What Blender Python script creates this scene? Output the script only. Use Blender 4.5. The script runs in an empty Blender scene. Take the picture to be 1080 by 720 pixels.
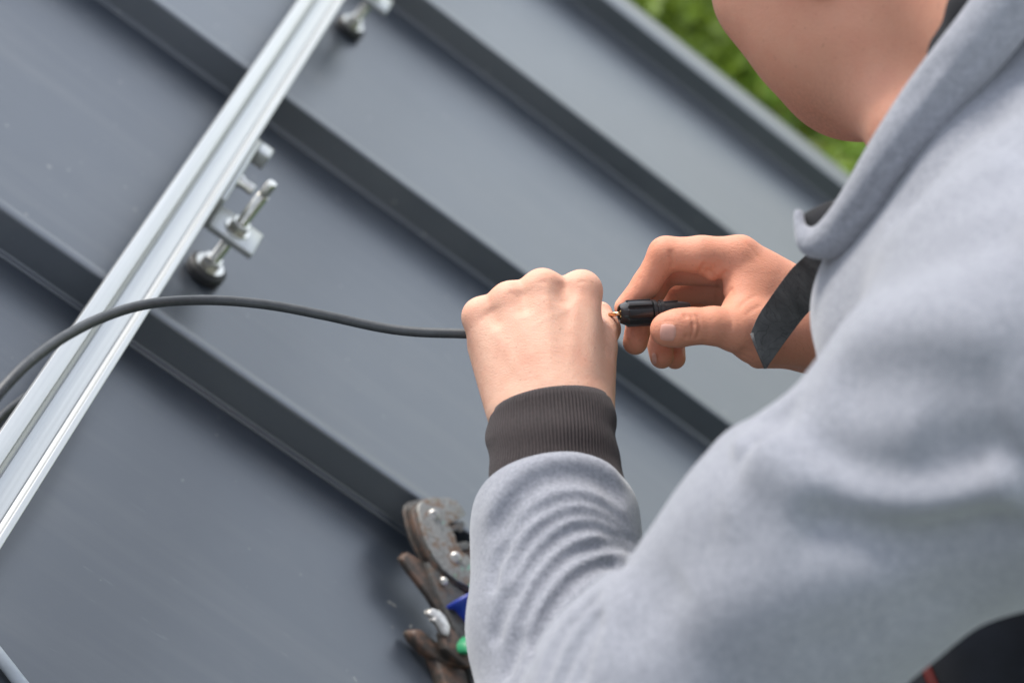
import bpy, bmesh, math, random
import numpy as np
import openvdb
from mathutils import Vector, Matrix
random.seed(7); RNG = np.random.default_rng(7)
scene = bpy.context.scene
COL = scene.collection
# ------------------------------------------------------------------ camera
F = 1950.0                         # focal length in photo pixels (photo 1080 x 720)
PITCH = math.radians(35)           # roof pitch; seams run down the slope, rail is level
# camera axes in the roof frame (u down-slope along the seams, v along the rail, n normal)
RC = np.array([[0.792197, 0.123509, 0.597637], [0.574132, -0.482813, -0.66126], [0.206875, 0.86697, -0.453393]])
TC = np.array([-0.31764, -0.01389, 1.43372])
ORG = np.array([0.0, 0.0, 4.4])
cp, sp_ = math.cos(PITCH), math.sin(PITCH)
UU = np.array([cp, 0, -sp_]); VV = np.array([0, 1.0, 0]); NN = np.array([sp_, 0, cp])
R2W = np.stack([UU, VV, NN], 1)    # roof -> world
C2W = R2W @ RC.T                   # camera (x right, y down, z forward) -> world
CAMPOS = ORG + R2W @ (-RC.T @ TC)
UPC = C2W.T @ np.array([0, 0, 1.0])   # world up in camera axes
def cw(p): return np.asarray(p, float) @ C2W.T + CAMPOS
def rw(p): return np.asarray(p, float) @ R2W.T + ORG
def C(x, y, d): return np.array([(x - 540) / F * d, (y - 360) / F * d, d])   # photo pixel + depth
NC = RC[:, 2]
def roof_depth(x, y, z=0.0): return (z + NC @ TC) / (NC @ np.array([(x - 540) / F, (y - 360) / F, 1.0]))
def on_roof(x, y, z=0.0): return C(x, y, roof_depth(x, y, z))
def roof_of(c): return RC.T @ (np.asarray(c) - TC)
cam_d = bpy.data.cameras.new('camera'); cam = bpy.data.objects.new('camera', cam_d); COL.objects.link(cam)
cam_d.sensor_width = 36; cam_d.lens = F / 1080 * 36; cam_d.clip_start = .02; cam_d.clip_end = 2000
M = np.eye(4); M[:3, 0] = C2W[:, 0]; M[:3, 1] = -C2W[:, 1]; M[:3, 2] = -C2W[:, 2]; M[:3, 3] = CAMPOS
cam.matrix_world = Matrix(M.tolist())
cam_d.dof.use_dof = True; cam_d.dof.focus_distance = 1.115; cam_d.dof.aperture_fstop = 5.8
scene.camera = cam
# ------------------------------------------------------------------ world, sun, exposure
SUN_EL, SUN_AZ = math.radians(55), math.radians(316)   # azimuth clockwise from +Y
w = bpy.data.worlds.new('World'); scene.world = w; w.use_nodes = True
nt = w.node_tree; bg = nt.nodes['Background']
sky = nt.nodes.new('ShaderNodeTexSky'); sky.sky_type = 'NISHITA'; sky.sun_disc = False
sky.sun_elevation = SUN_EL; sky.sun_rotation = SUN_AZ; sky.air_density = 1.25; sky.dust_density = 0.8; sky.ozone_density = 1.0
hs = nt.nodes.new('ShaderNodeHueSaturation'); hs.inputs['Saturation'].default_value = 0.42
nt.links.new(sky.outputs[0], hs.inputs['Color']); nt.links.new(hs.outputs[0], bg.inputs[0])
bg.inputs[1].default_value = 0.115
sun_d = bpy.data.lights.new('sun', 'SUN'); sun = bpy.data.objects.new('sun', sun_d); COL.objects.link(sun)
sun_d.energy = 1.5; sun_d.angle = math.radians(16); sun_d.color = (1, .96, .9)
sdir = Vector((math.cos(SUN_EL) * math.sin(SUN_AZ), math.cos(SUN_EL) * math.cos(SUN_AZ), math.sin(SUN_EL)))
sun.rotation_euler = sdir.to_track_quat('Z', 'Y').to_euler()
scene.view_settings.view_transform = 'Standard'; scene.view_settings.look = 'None'
scene.view_settings.exposure = 1.62; scene.view_settings.gamma = 1.0; scene.view_settings.use_curve_mapping = False
scene.cycles.use_denoising = True
scene.cycles.max_bounces = 6
# ------------------------------------------------------------------ materials
class NT:
    def __init__(s, name):
        s.m = bpy.data.materials.new(name); s.m.use_nodes = True; s.t = s.m.node_tree; s.b = s.t.nodes['Principled BSDF']
    def n(s, typ, **kw):
        nd = s.t.nodes.new(typ)
        for k, v in kw.items():
            if k in nd.inputs.keys(): nd.inputs[k].default_value = v
            else: setattr(nd, k, v)
        return nd
    def l(s, a, b): s.t.links.new(a, b)
    def coord(s): 
        return s.n('ShaderNodeTexCoord').outputs['Object']
    def noise(s, scale, detail=3, rough=.55, co=None):
        nd = s.n('ShaderNodeTexNoise'); nd.inputs['Scale'].default_value = scale; nd.inputs['Detail'].default_value = detail; nd.inputs['Roughness'].default_value = rough
        s.l(co if co is not None else s.coord(), nd.inputs['Vector']); return nd.outputs['Fac']
    def ramp(s, fac, stops):
        nd = s.n('ShaderNodeValToRGB'); cr = nd.color_ramp
        while len(cr.elements) < len(stops): cr.elements.new(.5)
        for e, (p, c) in zip(cr.elements, stops):
            e.position = p; e.color = (*c, 1) if len(c) == 3 else c
        s.l(fac, nd.inputs[0]); return nd.outputs[0]
    def mix(s, fac, a, b, mode='MIX'):
        nd = s.n('ShaderNodeMix', data_type='RGBA', blend_type=mode)
        for v, i in ((fac, 0), (a, 6), (b, 7)):
            if isinstance(v, (int, float)): nd.inputs[i].default_value = v
            elif isinstance(v, tuple): nd.inputs[i].default_value = (*v, 1)
            else: s.l(v, nd.inputs[i])
        return nd.outputs[2]
    def bump(s, h, strength, dist, prev=None):
        nd = s.n('ShaderNodeBump'); nd.inputs['Strength'].default_value = strength; nd.inputs['Distance'].default_value = dist
        s.l(h, nd.inputs['Height'])
        if prev is not None: s.l(prev, nd.inputs['Normal'])
        s.l(nd.outputs[0], s.b.inputs['Normal']); return nd.outputs[0]
    def base(s, c):
        if isinstance(c, tuple): s.b.inputs['Base Color'].default_value = (*c, 1)
        else: s.l(c, s.b.inputs['Base Color'])
    def set(s, **kw):
        for k, v in kw.items(): s.b.inputs[k.replace('_', ' ')].default_value = v
MAT = {}
def simple(name, col, rough=.5, metal=0., spec=.5, var=.12, scale=60, bump=.0, bscale=300, bdist=.0005):
    k = NT(name); lo = tuple(c * (1 - var) for c in col); hi = tuple(min(1, c * (1 + var)) for c in col)
    k.base(k.ramp(k.noise(scale, 4), [(.3, lo), (.7, hi)])); k.set(Roughness=rough, Metallic=metal); k.b.inputs['Specular IOR Level'].default_value = spec
    if bump: k.bump(k.noise(bscale, 3), bump, bdist)
    MAT[name] = k.m; return k
def mk_roof():
    k = NT('roof_coating'); co = k.coord()
    m1 = k.n('ShaderNodeMapping'); m1.inputs['Rotation'].default_value = (0, -PITCH, 0); k.l(co, m1.inputs[0])
    m2 = k.n('ShaderNodeMapping'); m2.inputs['Scale'].default_value = (2.5, 45, 1); k.l(m1.outputs[0], m2.inputs[0])
    m3 = k.n('ShaderNodeMapping'); m3.inputs['Scale'].default_value = (30, 420, 1); k.l(m1.outputs[0], m3.inputs[0])
    big = k.noise(2.2, 4, .6, co); fine = k.noise(900, 2, .6, co); spk = k.noise(95, 2, .5, co); sm = k.noise(14, 5, .65, co)
    streak = k.noise(1, 4, .6, m2.outputs[0]); scr = k.noise(1, 2, .5, m3.outputs[0])
    c = k.ramp(big, [(.3, (.020, .026, .036)), (.7, (.027, .034, .045))])
    c = k.mix(k.ramp(streak, [(.48, (0, 0, 0)), (.75, (.45, .45, .45))]), c, (.065, .07, .076))
    c = k.mix(k.ramp(sm, [(.5, (0, 0, 0)), (.8, (.3, .3, .3))]), c, (.07, .074, .08))
    c = k.mix(k.ramp(spk, [(.735, (0, 0, 0)), (.77, (.55, .55, .55))]), c, (.26, .255, .23))
    c = k.mix(k.ramp(scr, [(.74, (0, 0, 0)), (.79, (.25, .25, .25))]), c, (.22, .225, .23))
    k.base(c); k.b.inputs['IOR'].default_value = 1.9
    r = k.n('ShaderNodeMapRange'); r.inputs['To Min'].default_value = .27; r.inputs['To Max'].default_value = .42
    mr = k.mix(.5, sm, streak); k.l(mr, r.inputs[0]); k.l(r.outputs[0], k.b.inputs['Roughness'])
    b = k.bump(fine, .10, .0003); b = k.bump(k.noise(5, 2, .5, co), .3, .004, b)
    MAT['roof'] = k.m
mk_roof()
def mk_alu():
    k = NT('anodised_aluminium'); co = k.coord()
    mp = k.n('ShaderNodeMapping'); mp.inputs['Scale'].default_value = (400, 4, 400); k.l(co, mp.inputs[0])
    st = k.noise(1, 3, .6, mp.outputs[0])
    c = k.ramp(st, [(.3, (.40, .405, .40)), (.7, (.47, .475, .465))])
    sp2 = k.noise(90, 3, .7, co); c = k.mix(k.ramp(sp2, [(.74, (0, 0, 0)), (.8, (.7, .7, .7))]), c, (.3, .28, .25))
    k.base(c); k.set(Metallic=.6, Roughness=.38); k.bump(st, .12, .0003)
    MAT['alu'] = k.m
mk_alu()
simple('steel', (.62, .60, .55), .25, 1.0, var=.15, scale=120)
simple('rubber', (.02, .02, .021), .6, var=.3)
def mk_skin():
    k = NT('skin'); co = k.coord()
    at = k.n('ShaderNodeAttribute'); at.attribute_name = 'tone'
    sx = k.n('ShaderNodeSeparateColor'); k.l(at.outputs['Color'], sx.inputs[0])
    c = k.mix(sx.outputs[0], (.67, .415, .30), (.59, .24, .145))
    blot = k.noise(55, 4, .6, co)
    c = k.mix(k.ramp(blot, [(.4, (0, 0, 0)), (.72, (.5, .5, .5))]), c, (.58, .25, .165))
    fr = k.noise(420, 2, .5, co)
    c = k.mix(k.ramp(fr, [(.64, (0, 0, 0)), (.74, (.22, .22, .22))]), c, (.24, .11, .07))
    _st = k.n('ShaderNodeMath', operation='MULTIPLY'); k.l(sx.outputs[1], _st.inputs[0]); k.l(k.ramp(k.noise(500, 3, .7, co), [(.35, (.25, .25, .25)), (.65, (1.0, 1.0, 1.0))]), _st.inputs[1])
    c = k.mix(_st.outputs[0], c, (.10, .062, .045))     # stubble
    c = k.mix(sx.outputs[2], c, (.30, .06, .05))      # lips, ear lobe
    k.base(c); k.set(Roughness=.58); k.b.inputs['Subsurface Weight'].default_value = .22
    k.b.inputs['Subsurface Radius'].default_value = (.006, .0022, .0012); k.b.inputs['Subsurface Scale'].default_value = 1.0
    k.b.inputs['Specular IOR Level'].default_value = .25
    vo = k.n('ShaderNodeTexVoronoi', feature='DISTANCE_TO_EDGE'); vo.inputs['Scale'].default_value = 650; k.l(co, vo.inputs['Vector'])
    mp = k.n('ShaderNodeMapping'); mp.inputs['Scale'].default_value = (260, 900, 600); k.l(co, mp.inputs[0])
    b = k.bump(vo.outputs[0], .3, .0005); b = k.bump(k.noise(1, 4, .6, mp.outputs[0]), .45, .0006, b); b = k.bump(k.noise(90, 2, .5, co), .25, .001, b)
    MAT['skin'] = k.m
mk_skin()
k = simple('nail', (.60, .32, .25), .45, var=.06, scale=200); k.b.inputs['Specular IOR Level'].default_value = .2; k.b.inputs['Subsurface Weight'].default_value = .1
k.b.inputs['Subsurface Radius'].default_value = (.003, .001, .0008)
def mk_fleece():
    k = NT('grey_fleece'); co = k.coord()
    a = k.noise(420, 4, .75, co); b_ = k.noise(60, 4, .7, co)
    c = k.ramp(a, [(.3, (.17, .174, .197)), (.7, (.30, .305, .332))])
    c = k.mix(k.ramp(b_, [(.4, (0, 0, 0)), (.7, (.3, .3, .3))]), c, (.22, .224, .25))
    k.base(c); k.set(Roughness=.95); k.b.inputs['Sheen Weight'].default_value = .35; k.b.inputs['Sheen Roughness'].default_value = .5
    k.b.inputs['Specular IOR Level'].default_value = .15
    b = k.bump(a, .5, .0008); k.bump(k.noise(1600, 2, .6, co), .5, .0004, b)
    MAT['fleece'] = k.m
mk_fleece()
k = simple('rib_knit', (.027, .019, .0185), .95, var=.25, scale=400, bump=.4, bscale=900); k.b.inputs['Sheen Weight'].default_value = .1
simple('black_cloth', (.012, .012, .014), .95, var=.3, scale=80)
simple('trouser', (.009, .0105, .015), .9, var=.6, scale=22, bump=.4, bscale=700)
simple('red_cloth', (.10, .008, .006), .8)
simple('hair', (.03, .02, .014), .7, var=.4, scale=300, bump=.6, bscale=500)
def mk_strap():
    k = NT('worn_leather'); co = k.coord()
    vo = k.n('ShaderNodeTexVoronoi', feature='DISTANCE_TO_EDGE'); vo.inputs['Scale'].default_value = 120
    wn = k.n('ShaderNodeTexNoise'); wn.inputs['Scale'].default_value = 60; k.l(co, wn.inputs['Vector'])
    mx = k.mix(.03, co, wn.outputs['Color'], 'ADD'); k.l(mx, vo.inputs['Vector'])
    cr = k.ramp(vo.outputs[0], [(.0, (.62, .62, .62)), (.05, (1, 1, 1))])
    c = k.ramp(k.noise(70, 4), [(.3, (.055, .055, .055)), (.7, (.115, .115, .113))])
    k.base(k.mix(1.0, c, cr, 'MULTIPLY')); k.set(Roughness=.8); k.b.inputs['Specular IOR Level'].default_value = .25
    b = k.bump(cr, .2, .0005); k.bump(k.noise(500, 3), .4, .0004, b)
    MAT['strap'] = k.m
mk_strap()
simple('strap_edge', (.11, .108, .105), .8, var=.2, scale=300)
k = simple('cable', (.034, .036, .038), .48, var=.25, scale=150, bump=.2, bscale=500)
_c = k.b.inputs['Base Color'].links[0].from_socket; k.base(k.mix(k.ramp(k.noise(260, 3, .7), [(.66, (0, 0, 0)), (.74, (.5, .5, .5))]), _c, (.16, .16, .155)))
simple('connector', (.018, .018, .019), .30, var=.25, scale=200)
simple('copper', (.75, .42, .22), .3, 1.0)
simple('gold', (.78, .6, .28), .25, 1.0)
def mk_rust(name, base, rust, amt, metal=.7, scale=90, green=False):
    k = NT(name); co = k.coord()
    a = k.noise(scale, 6, .68, co); b_ = k.noise(scale * 4, 4, .7, co)
    c = k.mix(k.ramp(b_, [(.35, (0, 0, 0)), (.65, (1, 1, 1))]), base, tuple(x * .5 for x in base))
    f = k.ramp(a, [(amt, (0, 0, 0)), (amt + .1, (1, 1, 1))]); c = k.mix(f, c, rust)
    if green:
        g = k.noise(70, 3, .6, k.coord()); c = k.mix(k.ramp(g, [(.62, (0, 0, 0)), (.68, (.8, .8, .8))]), c, (.13, .33, .24))
    k.base(c); k.set(Roughness=.55)
    s = k.n('ShaderNodeMapRange'); s.inputs['To Min'].default_value = metal; s.inputs['To Max'].default_value = 0; k.l(f, s.inputs[0]); k.l(s.outputs[0], k.b.inputs['Metallic'])
    k.bump(b_, .5, .0006); MAT[name] = k.m
mk_rust('worn_plate', (.24, .235, .22), (.10, .055, .03), .48, green=True)
mk_rust('dark_plate', (.10, .097, .092), (.06, .036, .022), .52)
mk_rust('rusty_iron', (.06, .05, .042), (.075, .040, .024), .46, .5)
simple('worn_steel', (.45, .43, .4), .4, .9, var=.4, scale=200)
simple('blue_grip', (.012, .035, .30), .4, var=.15)
simple('green_lever', (.02, .22, .09), .45, var=.2, scale=150)
simple('wall_render', (.55, .52, .46), .9, var=.08, scale=20, bump=.4)
simple('grey_cord', (.42, .45, .48), .6, var=.15)
simple('bark', (.11, .075, .05), .9, var=.4, scale=25, bump=.8, bscale=40, bdist=.02)
def mk_leaf(name, c1, c2):
    k = NT(name); oi = k.n('ShaderNodeNewGeometry')
    k.base(k.ramp(oi.outputs['Random Per Island'], [(0, c1), (1, c2)])); k.set(Roughness=.55)
    tr = k.n('ShaderNodeBsdfTranslucent'); tr.inputs[0].default_value = (*[min(1, x * 1.3) for x in c2], 1)
    ms = k.n('ShaderNodeMixShader'); ms.inputs[0].default_value = .3; out = k.t.nodes['Material Output']
    k.l(k.b.outputs[0], ms.inputs[1]); k.l(tr.outputs[0], ms.inputs[2]); k.l(ms.outputs[0], out.inputs[0]); MAT[name] = k.m
mk_leaf('leaf_dark', (.12, .17, .02), (.21, .29, .035)); mk_leaf('leaf_light', (.16, .25, .025), (.25, .38, .05)); mk_leaf('leaf_olive', (.13, .16, .02), (.24, .26, .05))
k = NT('grass_ground'); co_ = k.coord(); k.base(k.ramp(k.noise(.8, 8, .7, co_), [(.3, (.035, .065, .014)), (.5, (.06, .12, .022)), (.72, (.10, .16, .04))])); k.set(Roughness=.9); k.bump(k.noise(30, 4, .7, co_), .8, .05); MAT['grass'] = k.m
# ------------------------------------------------------------------ object helpers
def link(name, me, mat, parent=None, smooth=True):
    o = bpy.data.objects.new(name, me); COL.objects.link(o)
    if mat: me.materials.append(MAT[mat])
    if smooth and len(me.polygons):
        me.polygons.foreach_set('use_smooth', [True] * len(me.polygons))
    if parent: o.parent = parent
    return o
def mesh(name, vs, fs, mat, parent=None, smooth=False):
    me = bpy.data.meshes.new(name); me.from_pydata([tuple(map(float, v)) for v in vs], [], fs); me.update()
    bm = bmesh.new(); bm.from_mesh(me); bmesh.ops.recalc_face_normals(bm, faces=bm.faces); bm.to_mesh(me); bm.free()
    return link(name, me, mat, parent, smooth)
def sharp(o, ang=35):
    me = o.data
    bm = bmesh.new(); bm.from_mesh(me)
    for e in bm.edges:
        e.smooth = not (len(e.link_faces) == 2 and e.calc_face_angle(0) > math.radians(ang))
    for f in bm.faces: f.smooth = True
    bm.to_mesh(me); bm.free(); return o
def bevel(o, wd, seg=2, ang=40):
    bm = bmesh.new(); bm.from_mesh(o.data)
    es = [e for e in bm.edges if len(e.link_faces) == 2 and e.calc_face_angle(0) > math.radians(ang)]
    bmesh.ops.bevel(bm, geom=es, offset=wd, segments=seg, affect='EDGES', profile=.5, clamp_overlap=True); bm.to_mesh(o.data); bm.free()
    return sharp(o, 50)
def tag(o, label, cat, group=None):
    o['label'] = label; o['category'] = cat
    if group: o['group'] = group
    return o
def empty(name, loc, label=None, cat=None, group=None):
    o = bpy.data.objects.new(name, None); COL.objects.link(o); o.location = Vector(loc); o.empty_display_size = .05
    if label: tag(o, label, cat, group)
    return o
def adopt(root, *parts):           # parent while keeping world placement (parts built in world coordinates)
    for p in parts:
        p.parent = root; p.matrix_parent_inverse = Matrix.Translation(-root.location)
def extrude(poly, vec):            # polygon (N,3) + extrusion vector -> verts, faces
    poly = [np.asarray(p, float) for p in poly]; n = len(poly); vs = poly + [p + vec for p in poly]
    fs = [tuple(range(n)), tuple(range(2 * n - 1, n - 1, -1))] + [(i, (i + 1) % n, n + (i + 1) % n, n + i) for i in range(n)]
    return vs, fs
def frame(d):
    d = np.asarray(d, float); d = d / np.linalg.norm(d); a = np.array([0, 0, 1.]) if abs(d[2]) < .9 else np.array([1., 0, 0])
    x = np.cross(a, d); x /= np.linalg.norm(x); return x, np.cross(d, x), d
def lathe(base, axis, prof, seg=24, ribs=None):   # prof: (t along axis, radius)
    x, y, z = frame(axis); base = np.asarray(base, float); vs = []; fs = []
    for t, r in prof:
        for i in range(seg):
            a = 2 * math.pi * i / seg; rr = r * (ribs(i, t) if ribs else 1); vs.append(base + z * t + (x * math.cos(a) + y * math.sin(a)) * rr)
    m = len(prof)
    for j in range(m - 1):
        for i in range(seg): fs.append((j * seg + i, j * seg + (i + 1) % seg, (j + 1) * seg + (i + 1) % seg, (j + 1) * seg + i))
    fs.append(tuple(range(seg - 1, -1, -1))); fs.append(tuple((m - 1) * seg + i for i in range(seg)))
    return vs, fs
def spline(pts, n):                # Catmull-Rom through points, any dimension
    P = np.asarray(pts, float); P = np.vstack([2 * P[0] - P[1], P, 2 * P[-1] - P[-2]]); out = []
    m = len(P) - 3
    for t in np.linspace(0, m - 1e-6, n):
        i = int(t); s = t - i; a, b, c, d = P[i:i + 4]
        out.append(.5 * ((2 * b) + (c - a) * s + (2 * a - 5 * b + 4 * c - d) * s * s + (3 * b - a - 3 * c + d) * s ** 3))
    return np.array(out)
def tube(pts, rad, seg=14, caps=True):
    pts = np.asarray(pts, float); n = len(pts); rad = np.broadcast_to(rad, (n,)); T = np.gradient(pts, axis=0); T /= np.linalg.norm(T, axis=1)[:, None]
    x, y, _ = frame(T[0]); vs = []; fs = []
    for j in range(n):
        x = x - T[j] * (x @ T[j]); x /= np.linalg.norm(x); y = np.cross(T[j], x)
        for i in range(seg):
            a = 2 * math.pi * i / seg; vs.append(pts[j] + (x * math.cos(a) + y * math.sin(a)) * rad[j])
    for j in range(n - 1):
        for i in range(seg): fs.append((j * seg + i, j * seg + (i + 1) % seg, (j + 1) * seg + (i + 1) % seg, (j + 1) * seg + i))
    if caps: fs.append(tuple(range(seg - 1, -1, -1))); fs.append(tuple((n - 1) * seg + i for i in range(seg)))
    return vs, fs
# ------------------------------------------------------------------ roof (u down-slope, v along rail, n up), S = seam spacing
S = .45; H = .034; U0, U1 = -2.6, 2.2
roof = empty('roof', rw((0, 0, 0))); roof['kind'] = 'structure'
def strip(name, prof, u0, u1, mat='roof', bev=0):   # extrude a (v, n) profile along the seam direction
    poly = [rw((u0, v, z)) for v, z in prof]; vs, fs = extrude(poly, UU * (u1 - u0)); o = mesh(name, vs, fs, mat)
    if bev: bevel(o, bev, 3)
    adopt(roof, o); return o
VE = 3 * S - .013
edges = [-4 * S, -3 * S, -2 * S, -S, 0, S, 2 * S, VE]
for i in range(len(edges) - 1):
    a, b = edges[i] + .0125, edges[i + 1] - .0015
    # a panel: flat pan, gently dished, with a small turned lip at the foot of the seam
    vs = []; nv = 9; nu = 25
    for iu in range(nu):
        for iv in range(nv):
            tu = iu / (nu - 1); tv = iv / (nv - 1); u = U0 + (U1 - U0) * tu
            z = -.0016 * math.sin(math.pi * tv) * (1 + .5 * math.sin(7 * tu + i)) 
            vs.append(rw((u, a + (b - a) * tv, z)))
    fs = [(r * nv + c, r * nv + c + 1, (r + 1) * nv + c + 1, (r + 1) * nv + c) for r in range(nu - 1) for c in range(nv - 1)]
    o = mesh('roof_panel', vs, fs, 'roof', smooth=True)
    if (R2W.T @ np.array(o.data.polygons[0].normal))[2] < 0: o.data.flip_normals()
    adopt(roof, o)
for vS in edges[:-1]:
    strip('seam', [(vS - .004, -.003), (vS - .004, .0022), (vS, .0022), (vS, H), (vS + .0115, H), (vS + .0115, -.003)], U0 - .004, U1 + .004, bev=.0016)
strip('verge_trim', [(VE - .006, -.004), (VE - .006, .003), (VE, .003), (VE, H), (VE + .064, H + .001), (VE + .064, -.14), (VE + .058, -.14), (VE + .058, -.004)], U0 - .006, U1 + .006, bev=.0016)
for p in [(-4 * S, VE + .05)]:   # boarding under the sheets
    o = mesh('roof_deck', *extrude([rw((U0 + .03, p[0], -.06)), rw((U1 - .03, p[0], -.06)), rw((U1 - .03, p[1], -.06)), rw((U0 + .03, p[1], -.06))], NN * .052), 'wall_render'); adopt(roof, o)
# gable wall under the verge
top = [rw((U0 + .3, VE - .05, -.062)), rw((U1 - .35, VE - .05, -.062))]
wall = mesh('house_wall', *extrude([top[0], top[1], np.array([top[1][0], top[1][1], 0]), np.array([top[0][0], top[0][1], 0])], np.array([0, -.24, 0])), 'wall_render')
wall['kind'] = 'structure'
# ground
me_v = [(-300, -300, 0), (300, -300, 0), (300, 300, 0), (-300, 300, 0)]
g = mesh('ground', me_v, [(0, 1, 2, 3)], 'grass'); g['kind'] = 'structure'
# ------------------------------------------------------------------ mounting rail and brackets
RW = .038; ZR = .0862; RH = .040
def rx(a): return -RW / 2 + RW * a
prof = [(0, ZR - RH), (0, ZR), (.30, ZR), (.315, ZR - .004), (.40, ZR - .0072), (.41, ZR - .006), (.78, ZR - .006), (.79, ZR - .0072), (.87, ZR - .004), (.885, ZR), (1, ZR), (1, ZR - .012), (.9, ZR - .015), (.9, ZR - .027), (1, ZR - .030), (1, ZR - RH)]
poly = [rw((rx(a), -2.0, z)) for a, z in prof]
rail = mesh('mounting_rail', *extrude(poly, VV * 3.25), 'alu'); bevel(rail, .0005, 2, 25)
tag(rail, 'long silver aluminium mounting rail with grooved top above the metal roof', 'rail')
def build_bracket(v0, label):
    u0 = .047; root = empty('rail_bracket', rw((u0, v0, 0)), label, 'bracket', None)
    P = lambda u, v, z: rw((u0 + u, v0 + v, z))
    def L(name, u, v, z0, prof, mat, seg=24): o = sharp(mesh(name, *lathe(P(u, v, z0), NN, prof, seg), mat)); adopt(root, o); return o
    L('rubber_washer', 0, 0, .0, [(0, .0165), (.001, .0178), (.0075, .0178), (.009, .0160)], 'rubber', 32)
    L('steel_washer', 0, 0, .0091, [(0, .0135), (.0018, .0135)], 'steel', 32)
    L('foot_nut', 0, 0, .011, [(0, .0085), (.0005, .0092), (.0065, .0092), (.007, .0085)], 'steel', 6)
    # threaded stud, thinner plain tip
    th = []
    z = .017
    while z < .094: th += [(z, .0048), (z + .0008, .0052)]; z += .0016
    s = L('stud', 0, 0, 0, [(.0, .0048)] + th + [(.0945, .0044), (.108, .0044), (.109, .0038)], 'steel', 20)
    # L plate: foot plate through which the stud passes, upright against the rail side, tab at its far end
    zc = .047
    def box(name, us, vs_, zs, mat='alu', bv=.0012):
        o = mesh(name, *extrude([P(us[0], vs_[0], zs[0]), P(us[1], vs_[0], zs[0]), P(us[1], vs_[1], zs[0]), P(us[0], vs_[1], zs[0])], NN * (zs[1] - zs[0])), mat)
        bevel(o, bv, 2); adopt(root, o); return o
    a0 = RW / 2 - u0 + .0006
    box('foot_plate', (a0 + .0052, .022), (-.019, .019), (zc, zc + .0065))
    box('upright_plate', (a0, a0 + .005), (-.019, .105), (zc, zc + .0335))
    box('end_tab', (a0 + .0052, a0 + .018), (.088, .105), (zc + .018, zc + .0335))
    o = sharp(mesh('rail_bolt', *lathe(P(a0 + .0052, .05, zc + .018), UU, [(0, .0062), (.004, .0062), (.004, .0048), (.016, .0048), (.0165, .0042)], 18), 'steel')); adopt(root, o)
    L('upper_washer', 0, 0, zc + .0066, [(0, .0115), (.0016, .0115)], 'steel', 28)
    L('upper_nut', 0, 0, zc + .0083, [(0, .0085), (.0005, .0092), (.0065, .0092), (.007, .0085)], 'steel', 6)
    L('lower_nut', 0, 0, zc - .0072, [(0, .0085), (.0005, .0092), (.0065, .0092), (.007, .0085)], 'steel', 6)
build_bracket(.148, 'silver bracket with threaded stud beside the rail, on the panel the cable crosses')
build_bracket(.76, 'silver bracket with threaded stud beside the rail, one panel beyond the cable')
# ------------------------------------------------------------------ signed distance modelling (camera axes, metres)
def seg_d(P, a, b, ra, rb):
    pa = P - a; ba = b - a; t = np.clip(pa @ ba / max(ba @ ba, 1e-12), 0, 1); q = pa - t[:, None] * ba
    return np.sqrt(np.einsum('ij,ij->i', q, q)) - (ra + (rb - ra) * t)
def ell_d(P, c, A, r):
    q = (P - c) @ A; k0 = np.sqrt(((q / r) ** 2).sum(1)) + 1e-9; k1 = np.sqrt(((q / (np.asarray(r) ** 2)) ** 2).sum(1)) + 1e-9
    return k0 * (k0 - 1) / k1
def smin(a, b, k):
    h = np.maximum(k - np.abs(a - b), 0) / k; return np.minimum(a, b) - h * h * k * .25
def smax(a, b, k): return -smin(-a, -b, k)
def chain_d(P, pts, k):            # pts: list of (xyz, r)
    d = None
    for (a, ra), (b, rb) in zip(pts[:-1], pts[1:]):
        e = seg_d(P, a, b, ra, rb); d = e if d is None else smin(d, e, k)
    return d
def f32(p): return np.asarray(p, np.float32)
def raycast(fn, x, y, z0=.5, z1=1.6):
    dr = np.array([(x - 540) / F, (y - 360) / F, 1.0]); L = np.linalg.norm(dr); z = z0
    for _ in range(90):
        d = float(fn(np.array([dr * z]))[0]); z += d / L * .85
        if abs(d) < 2e-5: return dr * z
        if z > z1: return None
    return dr * z
class Strokes:                     # folds and creases drawn on the surface: ridge (+) or groove (-)
    def __init__(s): s.l = []
    def add(s, fn, px, amp, wd, z0=.5, taper=.25, n=None):
        px = np.asarray(px, float); px = spline(px, n or max(6, 4 * len(px)))
        pts = [raycast(fn, x, y, z0) for x, y in px]; pts = [p for p in pts if p is not None]
        if len(pts) > 2: s.l.append((np.array(pts), amp, wd, taper))
    def apply(s, P, d):
        for pts, amp, wd, taper in s.l:
            lo = pts.min(0) - 3 * wd; hi = pts.max(0) + 3 * wd
            m = np.where(((P > lo) & (P < hi)).all(1))[0]
            if not len(m): continue
            Q = P[m]; best = np.full(len(m), 9., np.float32); tt = np.zeros(len(m), np.float32); n = len(pts) - 1
            for i in range(n):
                a = pts[i]; ba = pts[i + 1] - a; pa = Q - a; t = np.clip(pa @ ba / max(ba @ ba, 1e-12), 0, 1); q = pa - t[:, None] * ba
                e = np.einsum('ij,ij->i', q, q); u = e < best; best[u] = e[u]; tt[u] = ((i + t) / n)[u]
            tp = np.clip(np.minimum(tt, 1 - tt) / taper, 0, 1) if taper > 0 else 1.0
            tp = tp * tp * (3 - 2 * tp) if taper > 0 else 1.0
            d[m] = d[m] - amp * tp * np.exp(-best / wd ** 2)
        return d
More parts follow.
